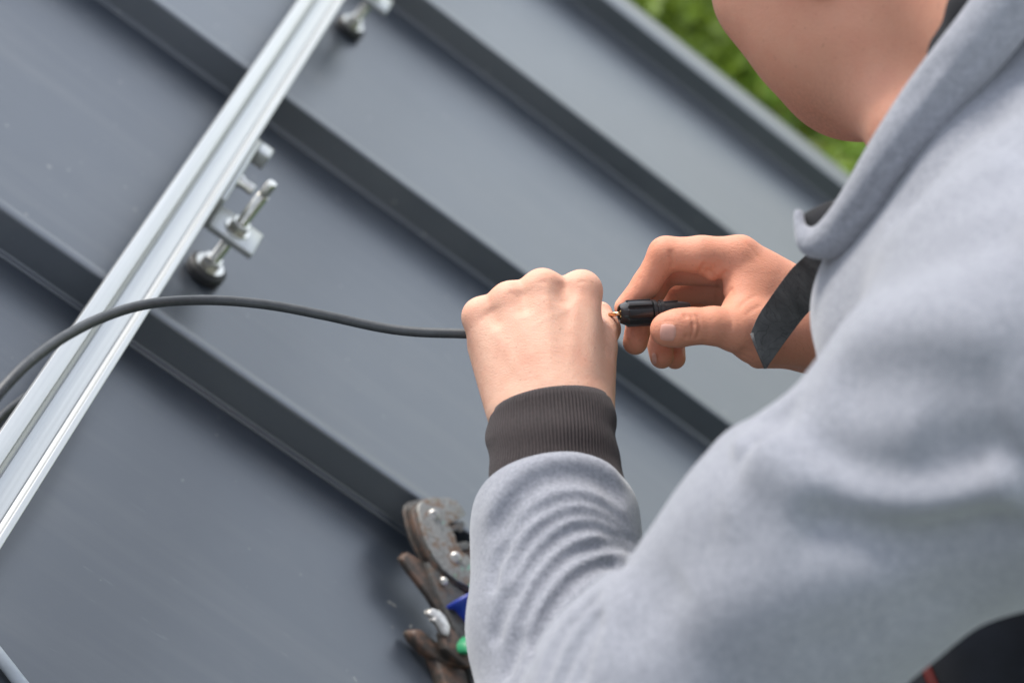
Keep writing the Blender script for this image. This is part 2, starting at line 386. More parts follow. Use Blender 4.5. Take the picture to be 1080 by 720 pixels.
def polygonise(fn, lo, hi, vox, cut=None):
    lo = np.asarray(lo, float); hi = np.asarray(hi, float); B = 8
    nb = np.ceil((hi - lo) / (B * vox)).astype(int); bs = B * vox
    gi = np.stack(np.meshgrid(*[np.arange(n) for n in nb], indexing='ij'), -1).reshape(-1, 3)
    cen = lo + (gi + .5) * bs
    dc = np.concatenate([fn(c) for c in np.array_split(cen, max(1, len(cen) // 200000))])
    arr = np.where(dc > 0, 1., -1.).astype(np.float32).reshape(*nb)
    full = np.repeat(np.repeat(np.repeat(arr, B, 0), B, 1), B, 2)
    near = np.where(np.abs(dc) < bs * 1.35)[0]
    off = np.stack(np.meshgrid(*[np.arange(B)] * 3, indexing='ij'), -1).reshape(-1, 3)
    for ch in np.array_split(near, max(1, len(near) // 400)):
        idx = (gi[ch][:, None] * B + off[None]).reshape(-1, 3); v = fn(f32(lo + idx * vox)); full[idx[:, 0], idx[:, 1], idx[:, 2]] = v
    g = openvdb.FloatGrid(background=1.0); g.copyFromArray(full)
    pts, quads = g.convertToQuads(0.0)
    return lo + np.asarray(pts, float) * vox, np.asarray(quads, int)
def sdf_mesh(name, parts, mat, parent=None, tone=None):
    V = []; Q = []; n = 0
    for v, q in parts: V.append(v); Q.append(q + n); n += len(v)
    V = np.vstack(V); Q = np.vstack(Q)
    me = bpy.data.meshes.new(name); me.vertices.add(len(V)); me.vertices.foreach_set('co', cw(V).astype(np.float32).ravel())
    me.loops.add(len(Q) * 4); me.polygons.add(len(Q)); me.loops.foreach_set('vertex_index', Q.ravel().astype(np.int32))
    me.polygons.foreach_set('loop_start', np.arange(0, len(Q) * 4, 4, dtype=np.int32)); me.update(calc_edges=True); me.validate()
    # outward normals
    p0 = me.polygons[0]; me.update()
    if tone is not None:
        at = me.color_attributes.new('tone', 'FLOAT_COLOR', 'POINT'); t = tone(V); at.data.foreach_set('color', np.concatenate([t, np.ones((len(V), 1))], 1).astype(np.float32).ravel())
    vol = np.einsum('ij,ij->i', cw(V)[Q[:, 0]] - cw(V).mean(0), np.cross(cw(V)[Q[:, 1]] - cw(V)[Q[:, 0]], cw(V)[Q[:, 2]] - cw(V)[Q[:, 0]])).sum()
    if vol < 0: me.flip_normals()
    return link(name, me, mat, parent)
mm = .001
# ---- left hand (back of the hand to the camera, fist round the cable)
LH_M = dict(i=(613, 307, 1.090), m=(572, 306, 1.085), r=(538, 319, 1.086), p=(508, 334, 1.090))
LH_R = dict(i=12.0, m=12.2, r=12.0, p=11.2)
LH_W = dict(i=(606, 432, 1.056), m=(592, 434, 1.052), r=(575, 438, 1.053), p=(560, 444, 1.058))
lh_meta = [[(C(*LH_W[f]), 15 * mm), (C(*LH_M[f]), LH_R[f] * mm)] for f in 'imrp']
lh_pad = [[(C(519, 366, 1.097), 14.5 * mm), (C(545, 432, 1.07), 18 * mm)],
          [(C(621, 432, 1.068), 15 * mm), (C(625, 366, 1.093), 14.5 * mm)],
          [(C(600, 400, 1.08), 16 * mm), (C(590, 330, 1.098), 12 * mm)],
          [(C(565, 448, 1.060), 20 * mm), (C(578, 560, 1.015), 20 * mm)], [(C(603, 444, 1.060), 20 * mm), (C(598, 560, 1.015), 20 * mm)]]
lh_fing = []
for f, ln in zip('imrp', (1.0, 1.05, 1.0, .82)):
    a = C(*LH_M[f]); r = LH_R[f]
    sx_ = dict(i=-.10, m=0, r=.12, p=.25)[f]
    b = a + np.array([sx_, .40, .90]) * .041 * ln; c = b + np.array([sx_, .45, -.60]) * .024 * ln; d = c + np.array([sx_, -.55, -.63]) * .013 * ln
    lh_fing.append([(a, r * mm * .98), (b, (r - 1.8) * mm), (c, (r - 2.6) * mm), (d, (r - 3.4) * mm)])
lh_thumb = [(C(625, 366, 1.093), 14 * mm), (C(637, 347, 1.117), 9.4 * mm), (C(633, 331, 1.124), 7.6 * mm)]
def lh_base(P):
    d = None
    for c in lh_meta + lh_pad:
        e = chain_d(P, c, .004); d = e if d is None else smin(d, e, .0100)
    fg = None
    for c in lh_fing:
        e = chain_d(P, c, .004); fg = e if fg is None else smin(fg, e, .0012)
    d = smin(d, fg, .004); return smin(d, chain_d(P, lh_thumb, .004), .003)
LS = Strokes()
G = lambda px, a, wd, fn=lh_base, st=LS, tp=.3: st.add(fn, px, a * mm, wd * mm, .9, tp)
for px in ([(516, 322), (520, 335), (527, 350)], [(547, 303), (550, 318), (556, 335)], [(591, 293), (591, 308), (592, 326)]): G(px, -1.0, 5.5)     # hollows between the knuckles
for px in ([(612, 300), (607, 340), (600, 395)], [(572, 300), (577, 340), (585, 395)], [(540, 312), (553, 350), (572, 400)], [(511, 330), (531, 365), (556, 405)]): G(px, .5, 3.8)   # tendons
for px in ([(615, 298), (608, 316), (596, 328), (580, 334), (562, 344), (548, 356)], [(608, 316), (604, 340), (598, 352)], [(574, 296), (577, 312), (582, 326)]): G(px, .18, 1.7)   # veins
for px in ([(511, 328), (516, 336), (521, 344)], [(515, 326), (519, 332), (523, 338)], [(506, 333), (509, 341)], [(534, 311), (540, 309), (546, 311)], [(566, 299), (573, 297), (580, 299)], [(607, 299), (614, 297), (620, 299)], [(640, 362), (645, 370), (644, 380)], [(636, 366), (641, 375)]): G(px, -.4, 1.1)
def lh(P): return LS.apply(P, lh_base(P))
# ---- right hand (thumb towards the camera, pinching the connector)
rh_palm = [[(C(852, 322, 1.128), 18 * mm), (C(780, 270, 1.115), 12 * mm)], [(C(856, 330, 1.146), 17 * mm), (C(768, 281, 1.138), 12 * mm)],
           [(C(858, 338, 1.158), 16 * mm), (C(762, 298, 1.158), 11.5 * mm)], [(C(860, 346, 1.166), 15 * mm), (C(760, 317, 1.172), 11 * mm)],
           [(C(856, 354, 1.118), 20 * mm), (C(802, 352, 1.102), 18 * mm), (C(776, 347, 1.092), 13.5 * mm)],
           [(C(786, 298, 1.113), 12 * mm), (C(785, 330, 1.103), 13 * mm)], [(C(803, 305, 1.116), 16 * mm), (C(850, 335, 1.122), 20 * mm)],
           [(C(800, 375, 1.14), 8 * mm), (C(850, 368, 1.14), 12 * mm)],
           [(C(866, 328, 1.135), 22 * mm), (C(1000, 390, 1.11), 27 * mm)], [(C(866, 358, 1.135), 20 * mm), (C(1000, 400, 1.11), 27 * mm)]]
RI = [(C(780, 270, 1.115), 12 * mm), (C(740, 269, 1.115), 11.2 * mm), (C(702, 268, 1.12), 10.3 * mm), (C(682, 299, 1.124), 8.3 * mm), (C(660, 324, 1.122), 7.0 * mm)]
RM = [(C(768, 281, 1.138), 12 * mm), (C(699, 284, 1.148), 10 * mm), (C(677, 326, 1.138), 8.6 * mm), (C(670, 361, 1.127), 7.6 * mm)]
RR = [(C(762, 298, 1.158), 11.5 * mm), (C(705, 308, 1.17), 9.6 * mm), (C(693, 350, 1.158), 8.2 * mm), (C(698, 376, 1.145), 7.5 * mm)]
RP = [(C(760, 317, 1.172), 10.5 * mm), (C(722, 322, 1.185), 8.5 * mm), (C(710, 356, 1.176), 7.2 * mm), (C(712, 378, 1.166), 6.7 * mm)]
RT = [(C(776, 347, 1.092), 13.2 * mm), (C(752, 343.5, 1.088), 10.8 * mm), (C(729, 344, 1.0865), 10.3 * mm), (C(714, 346, 1.086), 10.6 * mm), (C(703.5, 347.5, 1.087), 10.0 * mm)]
def rh_base(P):
    d = None
    for c in rh_palm:
        e = chain_d(P, c, .006); d = e if d is None else smin(d, e, .012)
    fg = None
    for c, k_ in ((RI, .0), (RM, 0), (RR, 0), (RP, 0)):
        e = chain_d(P, c, .0035); fg = e if fg is None else smin(fg, e, .0012)
    d = smin(d, fg, .004); d = smin(d, chain_d(P, RT, .004), .003)
    d = smin(d, seg_d(P, C(753, 284, 1.115), C(768, 280, 1.113), .0072, .0085), .0022)
    return d
RS = Strokes()
def G2(px, a, wd, tp=.3): RS.add(rh_base, px, a * mm, wd * mm, .9, tp)
for px in ([(727, 330), (731, 338), (731, 350), (727, 359)], [(733, 329), (737, 338), (737, 350), (733, 360)], [(722, 331), (724, 336)], [(723, 352), (725, 358)], [(729, 340), (734, 343)]): G2(px, -1.3, 1.0, .2)
for px in ([(730, 331), (734, 343), (730, 358)],): G2(px, .5, 2.0)
for px in ([(706, 262), (709, 272), (710, 284)], [(744, 276), (740, 284), (734, 290)], [(757, 322), (757, 305), (761, 292), (769, 284)], [(760, 318), (768, 308), (773, 303)], [(742, 283), (752, 290), (757, 297)]): G2(px, -1.5, 1.4, .2)
for px in ([(690, 340), (688, 350), (692, 360)],): G2(px, .2, 2)
for px in ([(776, 371), (786, 376), (798, 379)], [(780, 366), (790, 371), (800, 373)], [(775, 330), (786, 318), (800, 310)], [(783, 335), (795, 326), (806, 320)], [(765, 326), (772, 338), (771, 352)]): G2(px, -.5, 1.2)
for px in ([(695, 255), (690, 258), (687, 264)], [(700, 252), (696, 254)], [(672, 296), (677, 292)], [(782, 252), (792, 262), (806, 280)],): G2(px, -.3, 1.0)
# nail beds
RS.add(rh_base, [(713, 341), (714.5, 350), (712, 360)], -.5 * mm, 1.0 * mm, .9, .3)
RS.add(rh_base, [(697, 339), (706, 338.5), (713, 341)], -.4 * mm, .9 * mm, .9, .3)
RS.add(rh_base, [(697, 361), (706, 363), (712, 360)], -.4 * mm, .9 * mm, .9, .3)
def rh(P): return RS.apply(P, rh_base(P))
# ---- head and neck
hf = np.array([-.55, .35, .75]); hf /= np.linalg.norm(hf); hu = UPC - hf * (UPC @ hf); hu /= np.linalg.norm(hu); hr = np.cross(hf, hu)
HA = np.stack([hf, hu, hr], 1)
HO = C(868, -34, .95) + .072 * hr + .03 * hu
def hp(f, u, r=0.): return HO + hf * f + hu * u + hr * r
NECKB = np.array([.300, -.085, .875])
def head(P):
    d = ell_d(P, hp(.0, .055), HA, (.098, .09, .077))
    d = smin(d, ell_d(P, hp(.042, -.01), HA, (.055, .088, .064)), .03)
    for s in (-1, 1):
        d = smin(d, chain_d(P, [(hp(.004, -.012, .058 * s), .014), (hp(.014, -.058, .053 * s), .016), (hp(.072, -.080, .018 * s), .018)], .01), .03)
        d = smin(d, np.linalg.norm(P - hp(.055, -.045, .036 * s), axis=1) - .032, .03)
        d = smin(d, np.linalg.norm(P - hp(.072, -.015, .040 * s), axis=1) - .020, .02)
        d = smax(d, -(np.linalg.norm(P - hp(.108, .022, .032 * s), axis=1) - .016), .012)
    d = smin(d, np.linalg.norm(P - hp(.072, -.080), axis=1) - .019, .03)
    d = smin(d, ell_d(P, hp(.056, -.052), HA, (.035, .040, .042)), .025)
    d = smin(d, seg_d(P, hp(.045, -.078), C(962, 138, .945), .030, .024), .045)
    d = smin(d, chain_d(P, [(hp(.096, .026), .007), (hp(.113, -.018), .0105)], .01), .014)
    for s in (-1, 1): d = smin(d, np.linalg.norm(P - hp(.101, -.021, .012 * s), axis=1) - .0075, .008)
    d = smin(d, chain_d(P, [(hp(.09, .04, -.045), .01), (hp(.1, .036, 0), .009), (hp(.09, .04, .045), .01)], .01), .02)
    d = smin(d, chain_d(P, [(hp(.086, -.046, -.02), .004), (hp(.101, -.044, 0), .006), (hp(.086, -.046, .02), .004)], .004), .006)
    d = smin(d, chain_d(P, [(hp(.086, -.056, -.018), .004), (hp(.099, -.057, 0), .0065), (hp(.086, -.056, .018), .004)], .004), .006)
    d = smax(d, -chain_d(P, [(hp(.09, -.051, -.024), .0012), (hp(.108, -.0505, 0), .0015), (hp(.09, -.051, .024), .0012)], .002), .002)
    nk = chain_d(P, [(hp(-.022, -.035), .056), (NECKB, .060)], .02)
    d = smin(d, nk, .022)
    for s in (-1, 1):
        e = ell_d(P, hp(-.008, .006, .079 * s), HA, (.019, .031, .007)); e = smax(e, -ell_d(P, hp(-.004, .008, .0845 * s), HA, (.011, .02, .006)), .004)
        e = smin(e, np.linalg.norm(P - hp(.004, -.033, .074 * s), axis=1) - .008, .016); d = smin(d, e, .006)
    return d
# ---- hidden body core under the clothing
LSH = C(1125, 410, .78); LEL = C(650, 875, .858)
FWD = np.array([-.5, -.44, .75]); FWD -= UPC * (FWD @ UPC); FWD /= np.linalg.norm(FWD); RGT = np.cross(FWD, UPC)
RSH = LSH + RGT * .36; MID = (LSH + RSH) / 2; PEL = MID - UPC * .46 - FWD * .10
REL = np.array([.43, .11, 1.02])
LKN = C(1045, 765, 1.0); RKN = LKN + RGT * .30
LHIP = PEL - RGT * .09; RHIP = PEL + RGT * .09
def drop(c, z=0.): c = np.asarray(c); h_ = (NC @ (c - TC) - z) / (NC @ UPC); return c - UPC * h_
LFT = drop(LKN - FWD * .05, .03); RFT = drop(RKN - FWD * .05, .03)
def core(P):
    d = chain_d(P, [(MID, .085), ((MID + PEL) / 2, .10), (PEL, .11)], .04)
    d = smin(d, chain_d(P, [(LSH, .045), (C(868, 605, .808), .04), (C(703, 770, .835), .036), (LEL, .034), (C(614, 790, .95), .03), (C(590, 600, 1.01), .024)], .01), .03)
    d = smin(d, chain_d(P, [(RSH, .045), (REL, .036), (C(1000, 398, 1.11), .026)], .02), .03)
    d = smin(d, chain_d(P, [(MID, .07), (NECKB, .05)], .02), .03)
    for h_, k_, f_ in ((LHIP, LKN, LFT), (RHIP, RKN, RFT)): d = smin(d, chain_d(P, [(h_, .065), (k_, .045), (f_ + UPC * .08, .032)], .02), .03)
    return d
def bounds(*pts, pad=.03):
    P = np.array(pts); return P.min(0) - pad, P.max(0) + pad
# ---- hoodie
hd_arm = [(C(1120, 410, .78), 74 * mm), (C(1030, 460, .79), 67 * mm), (C(856, 590, .805), 60 * mm), (C(703, 762, .83), 63 * mm), (C(645, 860, .845), 56 * mm)]
hd_fore = [(C(655, 900, .87), 54 * mm), (C(614, 790, .945), 50 * mm), (C(591, 660, .987), 46 * mm), (C(586, 560, 1.012), 42 * mm), (C(586, 440, 1.06), 40 * mm)]
AX = C(586, 480, 1.04) - C(586, 560, 1.0); AX /= np.linalg.norm(AX); RIM = C(586, 497, 1.02)
AXR = np.array([0, -.80, .60])
hd_rarm = [(RSH, 70 * mm), (REL, 56 * mm), (C(960, 385, 1.115), 42 * mm)]
collar_px = [(1150, -75, .84), (1085, -20, .835), (1035, 42, .84), (985, 105, .85), (945, 165, .86), (912, 215, .875), (882, 248, .89), (860, 256, .90)]
def hd_base(P):
    d = chain_d(P, [(LSH * .75 + RSH * .25, .10), (MID, .115), ((MID + PEL) / 2, .135), (PEL, .14)], .05)
    d = smin(d, chain_d(P, [(LSH, .075), (MID + UPC * .02, .085), (RSH, .075)], .05), .05)
    d = smin(d, seg_d(P, C(985, 360, .89), C(1080, 300, .84), .055, .06), .03)
    d = smin(d, seg_d(P, C(935, 330, .925), C(985, 360, .90), .036, .05), .02)
    d = smin(d, chain_d(P, [(C(1130, 90, .905), .055), (C(1060, 190, .905), .055), (C(1000, 280, .905), .05)], .02), .03)
    d = smin(d, seg_d(P, C(1120, 120, .90), C(1125, 380, .80), .06, .07), .04)
    d = smin(d, chain_d(P, hd_arm, .02), .03)
    d = smin(d, chain_d(P, hd_rarm, .02), .03)
    d = smin(d, seg_d(P, C(790, 484, .825), C(850, 520, .80), .013, .02), .012)
    fa = chain_d(P, hd_fore, .02); fa = smax(fa, (P - RIM) @ AXR, .02)
    d = smin(d, fa, .004)
    # neck opening
    d = smax(d, -seg_d(P, NECKB - UPC * .03, hp(-.01, -.03), .062, .066), .01)
    return d
HS = Strokes()
def q7(pts): return [(480 + x / 2.77, 460 + y / 2.77) for x, y in pts]
def W(px, a, wd, tp=.25): HS.add(hd_base, px, a * mm, wd * mm, .4, tp)
W(q7([(100, 290), (120, 205), (195, 105), (330, 68), (440, 98), (490, 180)]), 3.0, 9, .2)
W(q7([(120, 330), (150, 225), (240, 136), (340, 114), (440, 140), (500, 225)]), -6, 6.5, .2)
for g_, a_ in (([(112, 400), (175, 265), (270, 195), (360, 185), (445, 212), (518, 285)], 3.4), ([(125, 470), (200, 320), (290, 245), (375, 228), (455, 250), (522, 302)], 3.8),
           ([(135, 545), (205, 385), (295, 295), (385, 264), (462, 278), (528, 320)], 4.2), ([(155, 640), (222, 470), (310, 362), (400, 316), (470, 318), (530, 342)], 4.4),
           ([(195, 720), (246, 555), (328, 440), (400, 388), (462, 368), (520, 362)], 5.0), ([(235, 760), (285, 610), (350, 510), (425, 445)], 5.0), ([(285, 760), (325, 650), (380, 555), (425, 500)], 4.6), ([(345, 760), (366, 650), (395, 570), (420, 530)], 4.2),
           ([(95, 470), (110, 380), (150, 290)], 2.4), ([(100, 620), (125, 520), (160, 430)], 2.4), ([(130, 720), (160, 640), (190, 560)], 2.6)):
    W(q7([(x + 8, y + random.uniform(-7, 7)) for x, y in g_]), -a_ * random.uniform(1.6, 3.0), random.uniform(2.2, 3.6))
c7 = lambda pts: [(480 + x / 1.8, 440 + y / 1.8) for x, y in pts]
W(c7([(560, 60), (640, 95), (740, 140), (860, 160), (980, 140), (1090, 90)]), 17, 12, .12)
W(c7([(600, 30), (700, 95), (800, 128), (900, 130), (1000, 100), (1090, 60)]), -11, 12, .2)
W(c7([(640, 140), (740, 190), (860, 215), (980, 200), (1090, 165)]), -10, 13, .2)
W([(830, 420), (815, 450), (800, 478)], -5, 9, .3)
W([(770, 478), (786, 470), (800, 474)], 5, 10, .3)
W([(870, 420), (920, 400), (1000, 400), (1080, 420)], -4, 16); W([(860, 380), (930, 350), (1010, 350), (1090, 375)], 4, 18); W([(890, 320), (960, 280), (1040, 250), (1090, 240)], -4, 14)
W([(905, 300), (960, 240), (1030, 190), (1090, 165)], 4, 14); W([(930, 250), (970, 190), (1020, 140), (1090, 95)], -7, 11)
W([(650, 640), (700, 600), (790, 560), (880, 550)], -2.5, 16); W([(700, 680), (790, 640), (900, 640), (980, 600)], 3, 20); W([(640, 690), (690, 640), (720, 600)], -2.5, 12)
W([(820, 700), (900, 660), (1000, 620), (1070, 560)], -3, 16); W([(745, 545), (800, 540), (860, 570)], 2.5, 16); W([(960, 450), (1020, 470), (1085, 455)], -3, 14)
def collar_d(P):
    return chain_d(P, [(C(*p), r * mm) for p, r in zip(collar_px, (15, 15, 15, 14, 13, 12, 10, 7))], .01)
def hoodie(P): return HS.apply(P, hd_base(P))
# ------------------------------------------------------------------ person
def tone(V):
    t = np.zeros((len(V), 3)); V = np.asarray(V)
    z = V[:, 2]; x = 540 + F * V[:, 0] / z; y = 360 + F * V[:, 1] / z
    right = np.clip((x - 648) / 12, 0, 1) * np.clip((450 - y) / 40, 0, 1)
    def spot(c, r): return np.exp(-((V - c) ** 2).sum(1) / r ** 2)
    hd = np.clip((200 - y) / 20, 0, 1) * np.clip((z - .8) / .05, 0, 1) * (x > 700)
    base = .12 + .74 * right * (1 - hd) - .12 * 0
    for f in 'imrp': base = base + .42 * spot(C(*LH_M[f]), .013) * (x < 648)
    for c in (RI, RM, RR, RP): base = base + .25 * spot(c[-1][0], .012) + .12 * spot(c[-3][0], .012)
    base = base + .12 * spot(RT[-1][0], .014) + .15 * spot(RT[2][0], .010)
    base = np.where(hd > .5, .62, base)
    q = (V - HO) @ HA
    st = np.exp(-((q[:, 0] - .075) / .035) ** 2 - ((q[:, 1] + .095) / .022) ** 2) * .45 + np.exp(-((q[:, 0] - .04) / .05) ** 2 - ((q[:, 1] + .085) / .018) ** 2) * .08
    t[:, 0] = np.clip(base, 0, 1); t[:, 1] = np.clip(st, 0, .7) * (hd > .5)
    lip = np.exp(-((q[:, 0] - .098) / .008) ** 2 - ((q[:, 1] + .051) / .009) ** 2 - (q[:, 2] / .022) ** 2) * .6
    ear = np.exp(-((np.abs(q[:, 2]) - .082) / .010) ** 2 - ((q[:, 1] + .030) / .022) ** 2 - ((q[:, 0] - .002) / .03) ** 2) * .45
    t[:, 2] = np.clip(lip + ear, 0, 1) * (hd > .5)
    return t
P_L = polygonise(lh, *bounds(C(480, 280, 1.03), C(660, 470, 1.03), C(480, 280, 1.15), C(660, 520, 1.0), pad=.012), .00095)
P_R = polygonise(rh, *bounds(C(640, 240, 1.06), C(900, 400, 1.06), C(640, 240, 1.2), C(900, 400, 1.2), pad=.012), .00095)
P_H = polygonise(head, *bounds(hp(.12, .15, .1), hp(-.1, -.12, -.1), hp(.12, .15, -.1), hp(.12, -.12, -.1), hp(-.1, .15, .1), NECKB, pad=.05), .0026)
P_C = polygonise(core, *bounds(MID, PEL, LSH, RSH, LEL, REL, LKN, RKN, LFT, RFT, C(590, 600, .98), C(1000, 398, 1.11), pad=.13), .009)
person = sdf_mesh('person', [P_L, P_R, P_H, P_C], 'skin', None, tone)
tag(person, 'crouching worker in a grey hooded sweatshirt joining a black cable to a connector', 'person')
def kid(o, par=None): o.parent = par or person; return o
hoodie_o = sdf_mesh('hoodie', [polygonise(hoodie, *bounds(MID, PEL, LSH, RSH, LEL, REL, C(586, 480, 1.04), C(500, 520, 1.0), pad=.15), .0019)], 'fleece')
kid(hoodie_o); hoodie_o['label'] = 'light grey fleece sweatshirt with bunched sleeve'
_cp = spline([(*C(*p), r * mm) for p, r in zip(collar_px, (15, 15.5, 15, 14.5, 14, 12.5, 10, 7))], 30)
_ct = spline([(*C(*p), r * mm) for p, r in (((890, 246, .888), 9), ((868, 257, .893), 6), ((853, 257, .898), 4), ((845, 246, .902), 3.2), ((842, 226, .908), 2.8))], 14)
def collar(P):
    d = None
    for Q in (_cp, _ct):
        e = None
        for a, b in zip(Q[:-1], Q[1:]):
            g_ = seg_d(P, a[:3], b[:3], a[3], b[3]); e = g_ if e is None else np.minimum(e, g_)
        d = e if d is None else smin(d, e, .006)
    return KS.apply(P, d.astype(np.float32)) if KS is not None else d
KS = None; _ks = Strokes()
for px, a_, w_ in (([(1060, 25), (1000, 95), (950, 160), (905, 222), (872, 252)], -3.0, 2.2), ([(1095, -5), (1040, 55), (990, 118), (950, 172)], -2.0, 4), ([(1010, 45), (975, 85), (940, 130)], -1.5, 5), ([(985, 140), (960, 180), (930, 225)], -2, 5), ([(1075, 20), (1040, 60), (1005, 110)], 1.5, 5)): _ks.add(collar, px, a_ * mm, w_ * mm, .6, .3)
KS = _ks
kid(sdf_mesh('collar', [polygonise(collar, *bounds(*[C(*p) for p in collar_px], C(840, 215, .9), C(840, 280, .9), pad=.03), .0018)], 'fleece'), hoodie_o)
def under(P):
    a = chain_d(P, [(C(1150, -115, .862), .012), (C(1072, -38, .862), .012), (C(1030, 10, .866), .012), (C(1003, 55, .872), .009), (C(985, 95, .88), .006)], .008)
    b = chain_d(P, [(C(905, 222, .905), .009), (C(872, 240, .912), .010), (C(856, 240, .915), .007)], .008)
    return np.minimum(a, b)
kid(sdf_mesh('undershirt_collar', [polygonise(under, *bounds(C(1140, -100, .86), C(840, 250, .92), C(840, -100, .86), C(1140, 260, .92), pad=.02), .002)], 'black_cloth'))
# ribbed cuff: elliptical knitted tube
def build_cuff():
    rings = []  # centre px, width radius mm, thickness radius mm, axis tilt
    A0, A1 = C(588, 540, 1.018), C(580, 427, 1.062); nR = 40; seg = 672; vs = []; fs = []
    ax = (A1 - A0) / np.linalg.norm(A1 - A0); X = np.array([1., 0, 0]); X -= ax * (X @ ax); X /= np.linalg.norm(X)
    ax2 = np.array([-.05, -.92, .39]); Y = np.cross(ax2 / np.linalg.norm(ax2), X)
    X = X + np.array([0, -.10, 0])
    for j in range(nR):
        t = j / (nR - 1); c = A0 + (A1 - A0) * t
        wr = 36.5 + 1.0 * math.sin(t * 9) - 2.6 * max(0, t - .72) / .28; th = 30 + .8 * math.sin(t * 11 + 1)
        if t > .97: wr -= 1.0; th -= 1.0
        for i in range(seg):
            a = 2 * math.pi * i / seg
            rb = 1 + (.013 * (1 if (i % 6) < 3 else -1)) * (1 if t < .965 else .3)
            wob = 1 + .012 * math.sin(3 * a + 7 * t) + .014 * math.sin(6 * t * 3 + 2 * a)
            vs.append(c + (X * math.cos(a) * wr + Y * math.sin(a) * th) * mm * rb * wob)
    # turned-in edge
    for kx, sc in ((0, .93), (1, .90)):
        c = A1 - ax * .004 * (kx + .5) 
        for i in range(seg):
            a = 2 * math.pi * i / seg; vs.append(c + (X * math.cos(a) * 33.0 + Y * math.sin(a) * 28) * mm * sc)
    for j in range(nR + 1):
        for i in range(seg): fs.append((j * seg + i, j * seg + (i + 1) % seg, (j + 1) * seg + (i + 1) % seg, (j + 1) * seg + i))
    o = mesh('cuff', [cw(v) for v in vs], fs, 'rib_knit', None, True); o['label'] = 'dark brown ribbed knit cuff'; kid(o, hoodie_o)
build_cuff()
# nails: thin curved plates on the finger surface
def nail(fn, cx, cy, hw, hh, rot, lift=.35):
    n = 12; vs = []; ca, sa = math.cos(rot), math.sin(rot)
    for i in range(n + 1):
        for j in range(n + 1):
            a, b = 2 * i / n - 1, 2 * j / n - 1
            # square to rounded-square map
            x, y = a * math.sqrt(1 - b * b * .32), b * math.sqrt(1 - a * a * .32)
            px, py = cx + ca * x * hw - sa * y * hh, cy + sa * x * hw + ca * y * hh
            p = raycast(fn, px, py, .95)
            if p is None: return
            e = 3e-4; g = np.array([fn(np.array([p + np.eye(3)[q] * e]))[0] - fn(np.array([p - np.eye(3)[q] * e]))[0] for q in range(3)]); g /= np.linalg.norm(g) + 1e-12
            edge = max(abs(a), abs(b)); vs.append(p + g * mm * (lift * (1 - edge ** 6) - .25 * edge ** 6))
    fs = [(i * (n + 1) + j, i * (n + 1) + j + 1, (i + 1) * (n + 1) + j + 1, (i + 1) * (n + 1) + j) for i in range(n) for j in range(n)]
    kid(mesh('fingernail', [cw(v) for v in vs], fs, 'nail', None, True))
nail(rh_base, 704, 350.5, 9.0, 10.0, math.radians(4))
nail(rh_base, 662, 363, 3.2, 7.5, math.radians(8), .3)
nail(rh_base, 690, 378, 2.6, 6.5, math.radians(-4), .3)
# eyes, hair
for s in (-1, 1):
    c = hp(.086, .022, .032 * s); vs = []; fs = []
    v_, f_ = lathe(cw(c - hf * .012), C2W @ hf, [(.012 - .012 * math.cos(a), .0001 + .012 * math.sin(a)) for a in np.linspace(0, math.pi, 12)], 18)
    e = mesh('eye', v_, f_, 'grey_cord', None, True); kid(e)
    v_, f_ = lathe(cw(c + hf * .0108), C2W @ hf, [(0, .0055), (.0008, .005), (.0014, .002)], 18); kid(mesh('iris', v_, f_, 'hair', None, True), e)
def hair(P):
    d = ell_d(P, hp(-.004, .062), HA, (.102, .092, .081)); q = (P - HO) @ HA
    d = smax(d, q[:, 0] - .062 - .3 * np.maximum(q[:, 1] - .07, 0), .01); d = smax(d, (-q[:, 1] + .01 + np.maximum(q[:, 0], -.03) * .9), .01)
    return d
kid(sdf_mesh('hair', [polygonise(hair, *bounds(hp(.12, .18, .1), hp(-.13, -.08, -.1), hp(.12, -.1, -.1), hp(-.13, .18, .1), hp(.12, .18, -.1), hp(-.13, -.08, .1)), .004)], 'hair'))
def trousers(P):
    d = chain_d(P, [(PEL + UPC * .02, .135), (PEL, .14)], .03)
    for h_, k_, f_ in ((LHIP, LKN, LFT), (RHIP, RKN, RFT)): d = smin(d, chain_d(P, [(h_, .10), (k_, .088), (f_ + UPC * .09, .058)], .03), .04)
    return d
tr_o = kid(sdf_mesh('trousers', [polygonise(trousers, *bounds(PEL, LKN, RKN, LFT, RFT, LHIP, RHIP, pad=.16), .007)], 'trouser'))
tr_o['label'] = 'near black work trousers'
roofn = NC
for c_ in (LFT, RFT):
    c0 = drop(c_, 0.0)
    toe = FWD - roofn * (FWD @ roofn); toe /= np.linalg.norm(toe)
    def boot(P, c0=c0, toe=toe):
        d = chain_d(P, [(c0 - toe * .07 + roofn * .036, .036), (c0 + toe * .06 + roofn * .036, .04), (c0 + toe * .14 + roofn * .03, .032)], .03)
        d = smin(d, seg_d(P, c0 - toe * .05 + roofn * .05, c0 + UPC * .17 - toe * .02, .045, .055), .03)
        return smax(d, -((P - c0) @ roofn - .001), .004)
    kid(sdf_mesh('boot', [polygonise(boot, *bounds(c0 - toe * .15, c0 + toe * .2, c0 + UPC * .22, pad=.08), .005)], 'black_cloth'))
# red tool loop on the belt
rp = [raycast(trousers, x, y, .8) for x, y in ((1030, 800), (1000, 752), (984, 722), (974, 697), (966, 670), (955, 630))]
vs, fs = tube(spline([p - np.array([0, 0, .002]) for p in rp if p is not None], 16), .003, 8); kid(mesh('red_strap', [cw(v) for v in vs], fs, 'red_cloth', None, True), tr_o)
